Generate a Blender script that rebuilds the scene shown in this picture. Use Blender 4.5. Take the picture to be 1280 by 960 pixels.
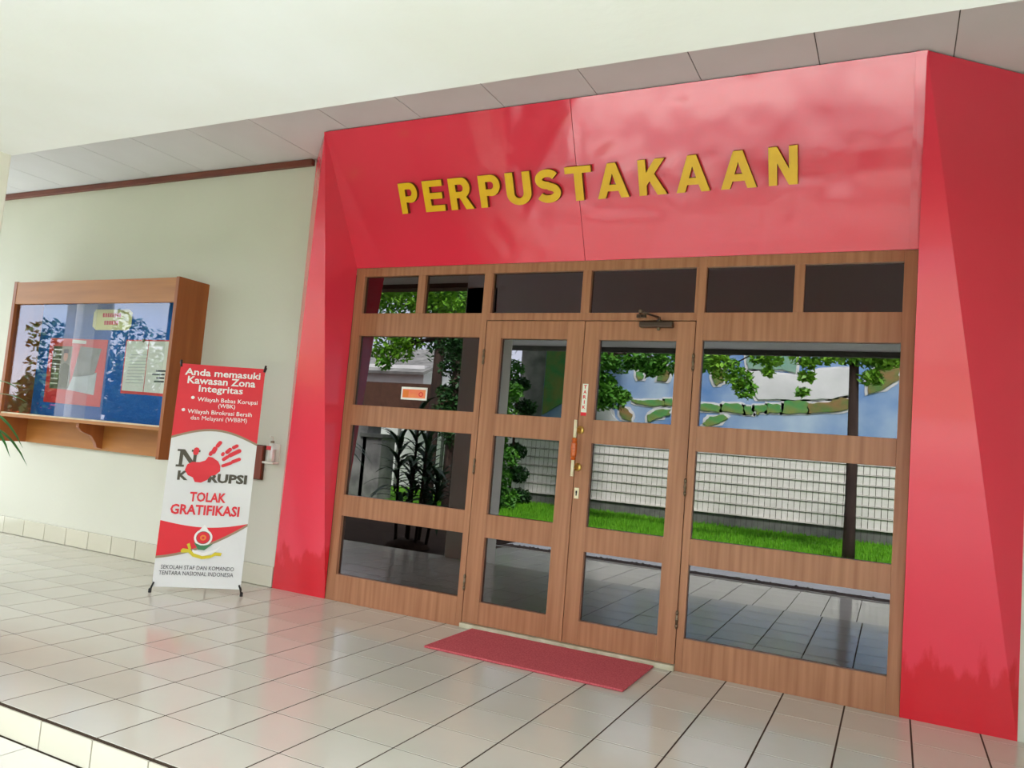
import bpy, bmesh, math, random
from mathutils import Vector, Matrix

random.seed(7)
for o in list(bpy.data.objects): bpy.data.objects.remove(o)
SC = bpy.context.scene
COL = SC.collection
T = 0.30            # one floor tile in metres; coordinates below are in tiles: X along the wall, Y out of the wall is negative, Z up

# ------------------------------------------------------------------ camera
CM = ((0.8942520324794667, 0.4400295969719796, 0.08177564548824652),
      (0.038523229975659705, 0.10635936637698293, -0.9935812226165148),
      (-0.44590275078607094, 0.8916622897558037, 0.07816071819559671))
CC = (7.60855747, -14.96430227, 3.98189182)
FPX = 967.856
cd = bpy.data.cameras.new('camera'); cam = bpy.data.objects.new('camera', cd); COL.objects.link(cam)
cd.sensor_width = 36; cd.lens = FPX / 1280 * 36; cd.clip_start = 0.02; cd.clip_end = 500
r, d, f = (Vector(v).normalized() for v in CM)
rot = Matrix((r, -d, -f)).transposed()
cam.matrix_world = Matrix.Translation(Vector(CC) * T) @ rot.to_4x4()
SC.camera = cam

# ------------------------------------------------------------------ world, sun, exposure
W = bpy.data.worlds.new('world'); SC.world = W; W.use_nodes = True
nt = W.node_tree; nt.nodes.clear()
wo = nt.nodes.new('ShaderNodeOutputWorld'); bg = nt.nodes.new('ShaderNodeBackground')
tc = nt.nodes.new('ShaderNodeTexCoord'); nz = nt.nodes.new('ShaderNodeTexNoise'); cr = nt.nodes.new('ShaderNodeValToRGB')
nz.inputs['Scale'].default_value = 3.0; nz.inputs['Detail'].default_value = 5
cr.color_ramp.elements[0].position = .38; cr.color_ramp.elements[0].color = (.72, .84, 1, 1)
cr.color_ramp.elements[1].position = .6; cr.color_ramp.elements[1].color = (1, 1, .98, 1)
nt.links.new(tc.outputs['Generated'], nz.inputs['Vector']); nt.links.new(nz.outputs['Fac'], cr.inputs['Fac'])
nt.links.new(cr.outputs['Color'], bg.inputs['Color']); nt.links.new(bg.outputs[0], wo.inputs[0])
bg.inputs['Strength'].default_value = 1.25
sl = bpy.data.lights.new('sun', 'SUN'); sun = bpy.data.objects.new('sun', sl); COL.objects.link(sun)
sl.energy = 4.6; sl.angle = math.radians(8); sl.color = (1, .98, .95)
sun.location = (0, 6, 20)
sun.rotation_euler = Vector((-.25, -.6, -.76)).to_track_quat('-Z', 'Y').to_euler()   # high, from behind the building
vs = SC.view_settings
vs.view_transform = 'Standard'; vs.look = 'None'; vs.gamma = 1; vs.use_curve_mapping = False
vs.exposure = 1.88

# ------------------------------------------------------------------ pixel helpers (1280 x 960 frame, tiles)
def ray(x, y):
    q = ((x - 640) / FPX, (y - 480) / FPX, 1.0)
    return [sum(CM[k][i] * q[k] for k in range(3)) for i in range(3)]
def onY(x, y, Y=0.0):
    d = ray(x, y); t = (Y - CC[1]) / d[1]; return Vector([CC[i] + t * d[i] for i in range(3)])
def mirY(x, y, Y):          # a thing seen in the glass at depth Y in front of it
    p = onY(x, y, Y); return Vector((p.x, -Y, p.z))

# ------------------------------------------------------------------ materials
def lin(c):
    return tuple((v / 255 / 12.92 if v / 255 <= .04045 else ((v / 255 + .055) / 1.055) ** 2.4) for v in c) + (1,)
MATS = {}
def mat(name, rgb, rough=.6, spec=.5, noise=None, bump=None, metal=0, coat=0, vary=0, second=None, stretch=(1, 1, 1), detail=4):
    """procedural Principled: rgb mixed with second by a noise of scale `noise`, bump = (scale, strength)"""
    m = bpy.data.materials.new(name); m.use_nodes = True; n = m.node_tree; b = n.nodes['Principled BSDF']
    c = lin(rgb)
    b.inputs['Roughness'].default_value = rough; b.inputs['Specular IOR Level'].default_value = spec
    b.inputs['Metallic'].default_value = metal; b.inputs['Coat Weight'].default_value = coat
    t = n.nodes.new('ShaderNodeTexCoord'); mp = n.nodes.new('ShaderNodeMapping'); mp.inputs['Scale'].default_value = stretch
    n.links.new(t.outputs['Object'], mp.inputs[0])
    src = None
    if noise:
        x = n.nodes.new('ShaderNodeTexNoise'); x.inputs['Scale'].default_value = noise; x.inputs['Detail'].default_value = detail
        n.links.new(mp.outputs[0], x.inputs['Vector'])
        ramp = n.nodes.new('ShaderNodeValToRGB'); ramp.color_ramp.elements[0].position = .32; ramp.color_ramp.elements[1].position = .68
        ramp.color_ramp.elements[0].color = c; ramp.color_ramp.elements[1].color = lin(second or tuple(int(v * .85) for v in rgb))
        n.links.new(x.outputs['Fac'], ramp.inputs[0]); src = ramp.outputs[0]
    if vary:
        oi = n.nodes.new('ShaderNodeObjectInfo'); hs = n.nodes.new('ShaderNodeHueSaturation')
        mr = n.nodes.new('ShaderNodeMapRange'); mr.inputs[3].default_value = 1 - vary; mr.inputs[4].default_value = 1 + vary
        n.links.new(oi.outputs['Random'], mr.inputs[0]); n.links.new(mr.outputs[0], hs.inputs['Value'])
        if src: n.links.new(src, hs.inputs['Color'])
        else: hs.inputs['Color'].default_value = c
        src = hs.outputs[0]
    if src: n.links.new(src, b.inputs['Base Color'])
    else: b.inputs['Base Color'].default_value = c
    if bump:
        x = n.nodes.new('ShaderNodeTexNoise'); x.inputs['Scale'].default_value = bump[0]; x.inputs['Detail'].default_value = 3
        n.links.new(mp.outputs[0], x.inputs['Vector'])
        bp = n.nodes.new('ShaderNodeBump'); bp.inputs['Strength'].default_value = bump[1]; bp.inputs['Distance'].default_value = .02
        n.links.new(x.outputs['Fac'], bp.inputs['Height']); n.links.new(bp.outputs[0], b.inputs['Normal'])
    MATS[name] = m; return m
def glass(name, tint, ior):
    m = bpy.data.materials.new(name); m.use_nodes = True; n = m.node_tree; n.nodes.clear()
    o = n.nodes.new('ShaderNodeOutputMaterial'); mx = n.nodes.new('ShaderNodeMixShader')
    tr = n.nodes.new('ShaderNodeBsdfTransparent'); gl = n.nodes.new('ShaderNodeBsdfGlossy'); fr = n.nodes.new('ShaderNodeLayerWeight')
    tr.inputs[0].default_value = tint; gl.inputs['Roughness'].default_value = 0; gl.inputs[0].default_value = (.95, .93, 1, 1)
    fr.inputs['Blend'].default_value = .5          # facing = 1 - |cos|, Schlick reflectance
    pw = n.nodes.new('ShaderNodeMath'); pw.operation = 'POWER'; pw.inputs[1].default_value = 5
    ma = n.nodes.new('ShaderNodeMath'); ma.operation = 'MULTIPLY_ADD'; ma.inputs[1].default_value = 1 - ior; ma.inputs[2].default_value = ior
    n.links.new(fr.outputs['Facing'], pw.inputs[0]); n.links.new(pw.outputs[0], ma.inputs[0])
    n.links.new(ma.outputs[0], mx.inputs[0]); n.links.new(tr.outputs[0], mx.inputs[1]); n.links.new(gl.outputs[0], mx.inputs[2])
    n.links.new(mx.outputs[0], o.inputs[0]); MATS[name] = m; return m

mat('tile', (200, 197, 183), .13, .5, noise=1.2, second=(192, 188, 173), vary=.025, bump=(9, .015))
mat('tile_lower', (216, 212, 200), .07, .5, noise=1.2, second=(208, 204, 192), vary=.03)
mat('grout', (70, 56, 44), .9, .2, noise=20)
mat('skirt', (206, 200, 182), .25, .5, noise=2, second=(198, 192, 172), vary=.03)
mat('wall', (210, 207, 193), .75, .3, noise=.8, second=(203, 201, 186), bump=(30, .05))
mat('plaster', (226, 224, 212), .8, .3, noise=1.3, second=(214, 211, 196), bump=(40, .05))
mat('soffit', (232, 235, 235), .8, .3, noise=.9, second=(222, 223, 216), bump=(25, .06), detail=6)
mat('ceiling', (212, 210, 208), .8, .2, noise=1.5, second=(204, 202, 199), vary=.02)
mat('joint', (105, 100, 92), .9, .1)
mat('cornice', (122, 62, 46), .5, .4, noise=14, second=(104, 50, 38), stretch=(.2, 1, 1))
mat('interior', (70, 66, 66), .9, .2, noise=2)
mat('mat_red', (210, 104, 108), .95, .1, noise=120, second=(184, 78, 86), bump=(300, .5))
mat('stone', (196, 188, 164), .5, .4, noise=12, second=(168, 158, 130))
mat('wood', (174, 120, 87), .42, .4, noise=30, second=(147, 95, 65), stretch=(1, 1, .045), detail=6)
mat('wood_dark', (96, 58, 40), .6, .3, noise=30, stretch=(1, 1, .05))
mat('cab', (176, 114, 54), .4, .4, noise=16, second=(158, 98, 44), stretch=(.08, 1, 1), detail=5)
mat('cab_side', (160, 92, 44), .4, .4, noise=16, second=(142, 78, 36), stretch=(1, 1, .06), detail=5)
mat('cab_sill', (214, 196, 160), .5, .4, noise=10)
mat('plaque', (146, 66, 42), .45, .4, noise=18, second=(122, 50, 32), stretch=(1, 1, .08))
mat('blue', (40, 100, 170), .8, .2, noise=60, second=(36, 92, 162))
mat('paper', (226, 226, 210), .7, .2, noise=6, second=(220, 220, 204))
mat('sign_paper', (232, 226, 160), .6, .3, noise=4, second=(224, 218, 150))
mat('poster_red', (214, 58, 58), .5, .4, noise=5, second=(206, 50, 52))
mat('photo', (78, 82, 62), .5, .4, noise=14, second=(120, 116, 88))
mat('photo_grey', (112, 110, 104), .5, .4, noise=9, second=(140, 138, 132))
mat('photo_light', (190, 194, 190), .5, .4, noise=9, second=(170, 174, 172))
mat('uniform', (92, 96, 70), .8, .2, noise=30, second=(70, 74, 54))
mat('skin', (176, 124, 96), .7, .2)
mat('ink', (60, 58, 60), .7, .2)
mat('ink_grey', (178, 180, 172), .7, .2)
mat('brass', (196, 160, 84), .3, .5, metal=.8)
mat('cream_metal', (226, 214, 178), .35, .5)
mat('grip', (202, 98, 30), .3, .5, noise=30, second=(170, 70, 18), stretch=(1, 1, 4))
mat('closer', (74, 58, 48), .35, .5, metal=.6)
mat('steel', (120, 104, 84), .4, .5, metal=.7)
mat('black', (24, 22, 22), .5, .4)
mat('gold', (240, 190, 4), .4, .5, noise=10, second=(232, 178, 2))
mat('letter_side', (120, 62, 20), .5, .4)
mat('sheet', (222, 220, 216), .45, .4, noise=3, second=(214, 212, 210), bump=(6, .2))
mat('print_red', (222, 34, 46), .45, .4, noise=4, second=(212, 28, 42), bump=(6, .2))
mat('print_grey', (84, 78, 66), .6, .3)
mat('print_edge', (150, 126, 100), .5, .4)
mat('print_white', (232, 228, 222), .5, .4)
mat('print_yellow', (206, 186, 40), .5, .4)
mat('print_green', (58, 116, 74), .5, .4)
mat('print_orange', (226, 120, 40), .5, .4)
mat('sanit', (222, 216, 204), .3, .5)
mat('sticker', (236, 112, 84), .5, .4, noise=14, second=(240, 140, 80))
mat('leaf', (58, 116, 34), .5, .4, noise=3, second=(92, 150, 40))
mat('leaf_dark', (34, 70, 30), .5, .4, noise=3, second=(48, 92, 36))
mat('leaf_lime', (128, 176, 44), .5, .4, noise=3, second=(88, 150, 36))
mat('palm_dark', (22, 48, 26), .5, .4, noise=5, second=(36, 76, 34))
mat('palm', (38, 96, 40), .4, .5, noise=5, second=(60, 120, 44))
mat('bark', (74, 60, 50), .9, .2, noise=8, second=(52, 42, 36), stretch=(1, 1, .2), bump=(12, .5))
mat('pot', (120, 84, 62), .7, .3, noise=6)
mat('soil', (60, 46, 36), .95, .1, noise=20)
mat('grass', (96, 150, 30), .9, .1, noise=6, second=(70, 126, 24), bump=(60, .6))
mat('blade', (106, 168, 32), .7, .2, noise=3, second=(76, 138, 24))
mat('drive', (226, 224, 218), .8, .3, noise=4, second=(210, 208, 202), bump=(30, .1))
mat('gravel', (92, 80, 70), .95, .1, noise=30, second=(58, 50, 46), bump=(40, .6))
mat('stone_grey', (104, 92, 84), .9, .2, noise=10)
mat('wall_tile', (234, 232, 220), .5, .4, noise=5, second=(218, 216, 202), vary=.03)
mat('ledge', (226, 222, 208), .6, .3, noise=6)
mat('kerb', (118, 120, 110), .7, .3, noise=5, second=(96, 98, 92))
mat('concrete', (150, 150, 142), .9, .2, noise=3, second=(104, 104, 100), detail=8)
mat('sea', (64, 118, 178), .8, .2, noise=.7, second=(176, 196, 210), detail=8)
mat('shore', (226, 226, 222), .8, .2, noise=2, second=(186, 188, 184), detail=8)
mat('land', (70, 150, 84), .8, .2, noise=4, second=(132, 140, 74), detail=6, bump=(10, .6))
mat('land_brown', (152, 112, 74), .8, .2, noise=4, second=(92, 126, 66), detail=6, bump=(10, .6))
mat('land_pale', (226, 226, 220), .8, .2, noise=1.1, second=(198, 200, 194), detail=8, bump=(6, .4))
mat('land_teal', (108, 160, 140), .8, .2, noise=2, second=(150, 172, 150), detail=8)
mat('roof_brown', (92, 62, 48), .8, .2, noise=8)
mat('white_paint', (224, 224, 218), .8, .2, noise=2, second=(208, 208, 202))
mat('flower', (226, 96, 40), .7, .2, noise=6, second=(200, 60, 30))
glass('tinted', (.20, .17, .21, 1), .15)
glass('clear', (.95, .96, .97, 1), .05)

def red_mat(name, rough, coat, wave, dist):
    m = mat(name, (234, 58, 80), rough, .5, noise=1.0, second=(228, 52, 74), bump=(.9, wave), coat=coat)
    n = m.node_tree; b = n.nodes['Principled BSDF']; src = b.inputs['Base Color'].links[0].from_socket
    b.inputs['Coat Roughness'].default_value = .05; b.inputs['Specular IOR Level'].default_value = .5
    for q in n.nodes:
        if q.type == 'BUMP': q.inputs['Distance'].default_value = dist
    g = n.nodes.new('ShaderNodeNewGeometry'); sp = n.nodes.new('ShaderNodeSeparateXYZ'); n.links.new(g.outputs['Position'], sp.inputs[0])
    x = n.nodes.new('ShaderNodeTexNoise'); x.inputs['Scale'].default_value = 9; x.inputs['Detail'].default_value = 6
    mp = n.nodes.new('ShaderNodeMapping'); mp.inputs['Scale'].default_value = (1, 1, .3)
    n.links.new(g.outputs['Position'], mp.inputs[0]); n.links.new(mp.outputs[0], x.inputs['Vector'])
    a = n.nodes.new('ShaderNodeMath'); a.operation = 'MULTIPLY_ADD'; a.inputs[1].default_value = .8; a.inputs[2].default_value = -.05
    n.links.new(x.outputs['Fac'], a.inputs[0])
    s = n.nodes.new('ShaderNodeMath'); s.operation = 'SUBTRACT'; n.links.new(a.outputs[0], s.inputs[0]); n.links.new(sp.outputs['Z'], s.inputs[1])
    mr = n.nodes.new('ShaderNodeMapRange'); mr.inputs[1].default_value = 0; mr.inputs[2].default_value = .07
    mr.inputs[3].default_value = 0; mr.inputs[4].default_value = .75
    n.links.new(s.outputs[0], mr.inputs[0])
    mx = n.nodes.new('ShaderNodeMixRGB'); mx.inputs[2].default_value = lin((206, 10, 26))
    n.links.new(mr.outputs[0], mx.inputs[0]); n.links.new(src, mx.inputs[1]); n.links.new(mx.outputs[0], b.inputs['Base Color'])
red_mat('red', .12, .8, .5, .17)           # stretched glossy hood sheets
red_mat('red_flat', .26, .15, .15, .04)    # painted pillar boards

# ------------------------------------------------------------------ object helpers
LOC = {}            # world position (tiles) of every object's origin
def tag(o, label=None, cat=None, group=None, kind=None):
    if label: o['label'] = label
    if cat: o['category'] = cat
    if group: o['group'] = group
    if kind: o['kind'] = kind
    return o
def empty(name, loc, label=None, cat=None, group=None, kind=None, parent=None):
    o = bpy.data.objects.new(name, None); COL.objects.link(o); o.empty_display_size = .1
    loc = Vector(loc); LOC[o.name] = loc
    if parent: o.parent = parent; o.location = (loc - LOC[parent.name]) * T
    else: o.location = loc * T
    return tag(o, label, cat, group, kind)
def link(name, me, m, parent=None, loc=None):
    """me has vertices in tiles, world placed, unless loc given (then local about loc)"""
    o = bpy.data.objects.new(name, me); COL.objects.link(o)
    base = LOC[parent.name] if parent else Vector((0, 0, 0))
    if parent: o.parent = parent
    if m and not me.materials: me.materials.append(MATS[m])
    if loc is not None:
        o.location = (Vector(loc) - base) * T; LOC[o.name] = Vector(loc)
    else:
        vs_ = [v.co for v in me.vertices]
        c = Vector([(min(v[i] for v in vs_) + max(v[i] for v in vs_)) / 2 for i in range(3)])
        for v in me.vertices: v.co = (v.co - c) * T
        o.location = (c - base) * T; LOC[o.name] = c
    return o
def poly(name, verts, faces, m, parent=None, smooth=False):
    me = bpy.data.meshes.new(name); me.from_pydata([tuple(v) for v in verts], [], faces); me.update()
    if smooth:
        for p in me.polygons: p.use_smooth = True
    return link(name, me, m, parent)
BOXF = [(0, 3, 2, 1), (4, 5, 6, 7), (0, 1, 5, 4), (1, 2, 6, 5), (2, 3, 7, 6), (3, 0, 4, 7)]
def boxv(x0, x1, y0, y1, z0, z1):
    return [(x0, y0, z0), (x1, y0, z0), (x1, y1, z0), (x0, y1, z0), (x0, y0, z1), (x1, y0, z1), (x1, y1, z1), (x0, y1, z1)]
def bmesh_box(bm, x0, x1, y0, y1, z0, z1):
    v = [bm.verts.new(p) for p in boxv(x0, x1, y0, y1, z0, z1)]
    for f_ in BOXF: bm.faces.new([v[i] for i in f_])
def box(name, x0, x1, y0, y1, z0, z1, m, parent=None, bevel=0):
    bm = bmesh.new(); bmesh_box(bm, min(x0, x1), max(x0, x1), min(y0, y1), max(y0, y1), min(z0, z1), max(z0, z1))
    if bevel: bmesh.ops.bevel(bm, geom=bm.edges[:], offset=bevel, segments=2, affect='EDGES', profile=.6)
    me = bpy.data.meshes.new(name); bm.to_mesh(me); bm.free(); return link(name, me, m, parent)
def boxes(name, lst, m, parent=None):
    bm = bmesh.new()
    for b in lst: bmesh_box(bm, *b)
    me = bpy.data.meshes.new(name); bm.to_mesh(me); bm.free(); return link(name, me, m, parent)
def slab(name, pts, thick, m, parent=None, away=None):
    """planar polygon with thickness, extruded away from its face normal; away = direction the back goes"""
    pts = [Vector(p) for p in pts]; n = (pts[1] - pts[0]).cross(pts[2] - pts[0]).normalized()
    if away is not None and n.dot(Vector(away)) < 0: n = -n
    k = len(pts); v = pts + [p + n * thick for p in pts]
    fs = [tuple(range(k)), tuple(range(2 * k - 1, k - 1, -1))] + [(i, (i + 1) % k, (i + 1) % k + k, i + k) for i in range(k)]
    me = bpy.data.meshes.new(name); me.from_pydata([tuple(q) for q in v], [], fs)
    bm = bmesh.new(); bm.from_mesh(me); bmesh.ops.recalc_face_normals(bm, faces=bm.faces[:]); bm.to_mesh(me); bm.free()
    return link(name, me, m, parent)
def tube_mesh(bm, pts, rad, seg=10):
    pts = [Vector(p) for p in pts]; rings = []
    rad = rad if isinstance(rad, (list, tuple)) else [rad] * len(pts)
    for i, p in enumerate(pts):
        a = pts[min(i + 1, len(pts) - 1)] - pts[max(i - 1, 0)]
        a.normalize(); s = Vector((0, 0, 1)) if abs(a.z) < .9 else Vector((1, 0, 0))
        u = a.cross(s).normalized(); w = a.cross(u)
        rings.append([bm.verts.new(p + (u * math.cos(2 * math.pi * k / seg) + w * math.sin(2 * math.pi * k / seg)) * rad[i]) for k in range(seg)])
    for q in range(len(rings) - 1):
        for k in range(seg):
            bm.faces.new((rings[q][k], rings[q][(k + 1) % seg], rings[q + 1][(k + 1) % seg], rings[q + 1][k])).smooth = True
    bm.faces.new(rings[0][::-1]); bm.faces.new(rings[-1])
def tube(name, pts, rad, m, parent=None, seg=10):
    bm = bmesh.new(); tube_mesh(bm, pts, rad, seg); bmesh.ops.recalc_face_normals(bm, faces=bm.faces[:])
    me = bpy.data.meshes.new(name); bm.to_mesh(me); bm.free(); return link(name, me, m, parent)
def lathe(name, c, prof, m, parent=None, seg=24, axis=(0, 0, 1)):
    c = Vector(c); a = Vector(axis).normalized(); s = Vector((1, 0, 0)) if abs(a.x) < .9 else Vector((0, 1, 0))
    u = a.cross(s).normalized(); w = a.cross(u); v = []; fs = []
    for (rr, h) in prof:
        for k in range(seg):
            t = 2 * math.pi * k / seg; v.append(c + a * h + (u * math.cos(t) + w * math.sin(t)) * rr)
    n = len(prof)
    for i in range(n - 1):
        for k in range(seg):
            fs.append((i * seg + k, i * seg + (k + 1) % seg, (i + 1) * seg + (k + 1) % seg, (i + 1) * seg + k))
    fs.append(tuple(range(seg))[::-1]); fs.append(tuple((n - 1) * seg + k for k in range(seg)))
    me = bpy.data.meshes.new(name); me.from_pydata([tuple(q) for q in v], [], fs)
    bm = bmesh.new(); bm.from_mesh(me); bmesh.ops.recalc_face_normals(bm, faces=bm.faces[:])
    bm.to_mesh(me); bm.free()
    return link(name, me, m, parent)

# flat outlines (with holes) and text as real meshes
def curve_mesh(splines, extrude=0.0, bevel=0.0):
    cu = bpy.data.curves.new('c', 'CURVE'); cu.dimensions = '2D'; cu.fill_mode = 'BOTH'; cu.extrude = extrude; cu.bevel_depth = bevel
    for pts in splines:
        s = cu.splines.new('POLY'); s.points.add(len(pts) - 1); s.use_cyclic_u = True
        for i, p in enumerate(pts): s.points[i].co = (p[0], p[1], 0, 1)
    o = bpy.data.objects.new('c', cu); COL.objects.link(o)
    dg = bpy.context.evaluated_depsgraph_get(); me = bpy.data.meshes.new_from_object(o.evaluated_get(dg))
    bpy.data.objects.remove(o); bpy.data.curves.remove(cu); me.materials.clear(); return me
def text_mesh(s, bold=.02):
    cu = bpy.data.curves.new('t', 'FONT'); cu.body = s; cu.offset = bold; cu.resolution_u = 2
    o = bpy.data.objects.new('t', cu); COL.objects.link(o)
    dg = bpy.context.evaluated_depsgraph_get(); me = bpy.data.meshes.new_from_object(o.evaluated_get(dg))
    bpy.data.objects.remove(o); bpy.data.curves.remove(cu); me.materials.clear(); return me
def fit(me, u0, u1, v0, v1):
    xs = [v.co.x for v in me.vertices]; ys = [v.co.y for v in me.vertices]
    ax = (u1 - u0) / (max(xs) - min(xs)); ay = (v1 - v0) / (max(ys) - min(ys)); mx, my = min(xs), min(ys)
    for v in me.vertices: v.co.x = u0 + (v.co.x - mx) * ax; v.co.y = v0 + (v.co.y - my) * ay
    return me
def onto(name, me, fn, m, parent):
    """map mesh (u, v, h) with fn to world tiles"""
    for v in me.vertices: v.co = fn(v.co.x, v.co.y, v.co.z)
    me.update(); return link(name, me, m, parent)
def arc(cx, cy, rx, ry, a0, a1, n=14):
    return [(cx + rx * math.cos(math.radians(a0 + (a1 - a0) * i / n)), cy + ry * math.sin(math.radians(a0 + (a1 - a0) * i / n))) for i in range(n + 1)]

# ================================================================== SETTING
# ---- porch floor: 30 cm tiles, joints at whole X and at Y = -0.282 - k
EDGE = -8.282
floor = tag(box('floor', -19, 15, EDGE + .01, 0.25, -.5, -.005, 'grout'), kind='structure')
def tile_me(w, h, th=.03):
    bm = bmesh.new(); bmesh_box(bm, -w / 2, w / 2, -h / 2, h / 2, -th, 0)
    top = [e for e in bm.edges if all(abs(v.co.z) < 1e-6 for v in e.verts)]
    bmesh.ops.bevel(bm, geom=top, offset=.0025, segments=1, affect='EDGES')
    for v in bm.verts: v.co *= T
    me = bpy.data.meshes.new('tile'); bm.to_mesh(me); bm.free(); return me
tm_full = tile_me(.974, .980); tm_cut = tile_me(.974, .262)
rr_ = random.Random(3)
for i in range(-18, 15):
    for j in range(0, 9):
        me = tm_cut if j == 0 else tm_full
        yc = -.141 if j == 0 else -.282 - (j - 1) - .5
        link('tile', me, 'tile', floor, (i + .5, yc, rr_.uniform(-.0008, .0008)))
rise = box('step_riser', -19, 14, EDGE - .015, EDGE + .01, -.42, -.03, 'grout', floor)
rm = bpy.data.meshes.new('riser_tile'); rb = bmesh.new(); bmesh_box(rb, -.488, .488, -.012, .012, -.175, .175)
for v in rb.verts: v.co *= T
rb.to_mesh(rm); rb.free()
for i in range(-19, 13): link('riser_tile', rm, 'skirt', floor, (i + .5 - .03, EDGE - .024, -.205))
# lower terrace
low = tag(box('lower_terrace', -8, 24, -15.1, EDGE - .0, -.9, -.402, 'grout'), kind='structure')
tm_low = tile_me(.976, .986)
for i in range(-7, 13):
    for j in range(0, 7):
        link('tile', tm_low, 'tile_lower', low, (i + .5 - .22, EDGE - .05 - j * .97 - .5, -.39))
boxes('tile_field', [(i - .22 + .012, i + .78 - .012, EDGE - .05 - j * .97 - .993, EDGE - .05 - j * .97 - .007, -.42, -.391) for i in list(range(13, 20)) for j in range(7)], 'tile_lower', low)['kind'] = 'stuff'
box('kerb_edge', -8, 24, -15.18, -15.1, -.9, -.36, 'ledge', low)

# ---- walls, baseboard, trim
tag(box('wall_left', -26, -5.9, 0, .6, -.5, 11.0, 'wall'), kind='structure')
tag(box('wall_right', 9.4, 22, 0, .6, -.5, 11.0, 'wall'), kind='structure')
tag(box('light_block_wall', 15, 15.5, -8.0, 0, -.5, 11.0, 'wall'), kind='structure')  # added out of view to cut the light from the porch's right end
tag(box('wall_top', -5.9, 9.4, .12, .6, 7.96, 11.0, 'wall'), kind='structure')
bl = tag(box('baseboard_left', -19, -6.0, -.008, 0, 0, .5, 'grout'), kind='structure')
sm = bpy.data.meshes.new('skirting_tile'); sb = bmesh.new(); bmesh_box(sb, -.49, .49, -.02, .02, -.245, .245)
bmesh.ops.bevel(sb, geom=sb.edges[:], offset=.006, segments=1, affect='EDGES')
for v in sb.verts: v.co *= T
sb.to_mesh(sm); sb.free()
for i in range(-19, -6): link('skirting_tile', sm, 'skirt', bl, (i + .5, -.024, .255))
tag(box('trim_1', -26, -6.05, -.13, 0, 10.70, 10.86, 'cornice', bevel=.015), kind='structure')
# ---- interior (dark room seen through the tinted glass)
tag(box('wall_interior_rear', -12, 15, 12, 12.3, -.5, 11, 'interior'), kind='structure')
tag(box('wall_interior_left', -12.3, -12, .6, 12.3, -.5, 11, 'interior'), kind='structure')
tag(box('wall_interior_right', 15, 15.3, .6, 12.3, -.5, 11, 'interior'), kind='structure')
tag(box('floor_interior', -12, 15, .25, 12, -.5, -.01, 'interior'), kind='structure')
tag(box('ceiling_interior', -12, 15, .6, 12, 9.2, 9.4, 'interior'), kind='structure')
# ---- ceiling panels 60 x 120 cm
CZ = 10.87
ceil = tag(box('ceiling', -26, 22, -8.06, 0.6, CZ + .02, CZ + .2, 'joint'), kind='structure')
pm = bpy.data.meshes.new('ceiling_panel'); pb = bmesh.new(); bmesh_box(pb, -.998, .998, -2.0, 2.0, -.012, .02)
for v in pb.verts: v.co *= T
pb.to_mesh(pm); pb.free()
for i in range(-13, 11):
    for j in range(2): link('ceiling_panel', pm, 'ceiling', ceil, (.16 + 2.014 * i + 1.007, -2.02 - j * 4.04 - .03, CZ + .012))
tag(box('roof', -27, 23, -8.6, 13, 11.2, 11.8, 'concrete'), kind='structure')
tag(box('portico_roof', -6.1, 23, -11.5, -8.6, 11.2, 11.8, 'concrete'), kind='structure')
# ---- portico beam with deep white soffit, slimmer edge beam over the side bay, columns
beam = tag(box('beam', -6.02, 23, -11.4, -8.06, 7.80, 11.2, 'soffit'), kind='structure')
box('drip_edge', -6.02, 23, -11.5, -11.38, 7.62, 7.9, 'kerb', beam)
bay = tag(box('edge_beam', -27, -6.02, -8.6, -8.06, 9.5, 11.2, 'plaster'), kind='structure')
box('edge_board', -27, -6.02, -8.62, -8.04, 9.34, 9.5, 'roof_brown', bay)
tag(box('column_left', -6.02, -4.80, -9.5, -8.06, -.4, 9.34, 'plaster', bevel=.02), kind='structure')
tag(box('column_right', 13.8, 15.0, -9.5, -8.06, -.4, 7.80, 'plaster', bevel=.02), kind='structure')
tag(box('column_far', -24.9, -23.7, -9.5, -8.06, -.4, 9.34, 'plaster', bevel=.02), kind='structure')

# ================================================================== RED DOOR SURROUND
H = CZ - .03; AY = -1.48; FL, FR, FT = -4.34, 7.84, 7.96
aL, aR = Vector((-4.5, AY, H)), Vector((7.82, AY, H))
bLi, bLo, bRi, bRo = Vector((-4.38, -.02, 0)), Vector((-6.0, -.02, 0)), Vector((7.84, -.02, 0)), Vector((9.5, -.02, 0))
S = empty('door_surround', ((FL + FR) / 2, 0, 0), 'glossy red sheet cladding with a slanted hood framing the entrance doors', 'door surround')
back = (0, 1, .3)
MX = 1.62
fTL, fTR = Vector((FL, -.03, FT)), Vector((FR, -.03, FT))
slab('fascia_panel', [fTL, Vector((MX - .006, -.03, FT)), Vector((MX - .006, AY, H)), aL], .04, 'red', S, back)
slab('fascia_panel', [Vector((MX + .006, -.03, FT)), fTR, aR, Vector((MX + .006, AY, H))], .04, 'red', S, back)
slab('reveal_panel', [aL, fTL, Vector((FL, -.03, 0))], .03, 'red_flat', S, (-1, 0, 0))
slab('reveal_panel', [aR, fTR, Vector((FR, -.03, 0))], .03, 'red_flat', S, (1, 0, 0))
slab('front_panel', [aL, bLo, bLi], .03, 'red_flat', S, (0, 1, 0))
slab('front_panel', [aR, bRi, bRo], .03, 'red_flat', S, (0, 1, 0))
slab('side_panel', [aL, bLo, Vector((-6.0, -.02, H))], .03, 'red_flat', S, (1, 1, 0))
slab('side_panel', [aR, bRo, Vector((9.5, -.02, H))], .03, 'red_flat', S, (-1, 1, 0))
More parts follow.
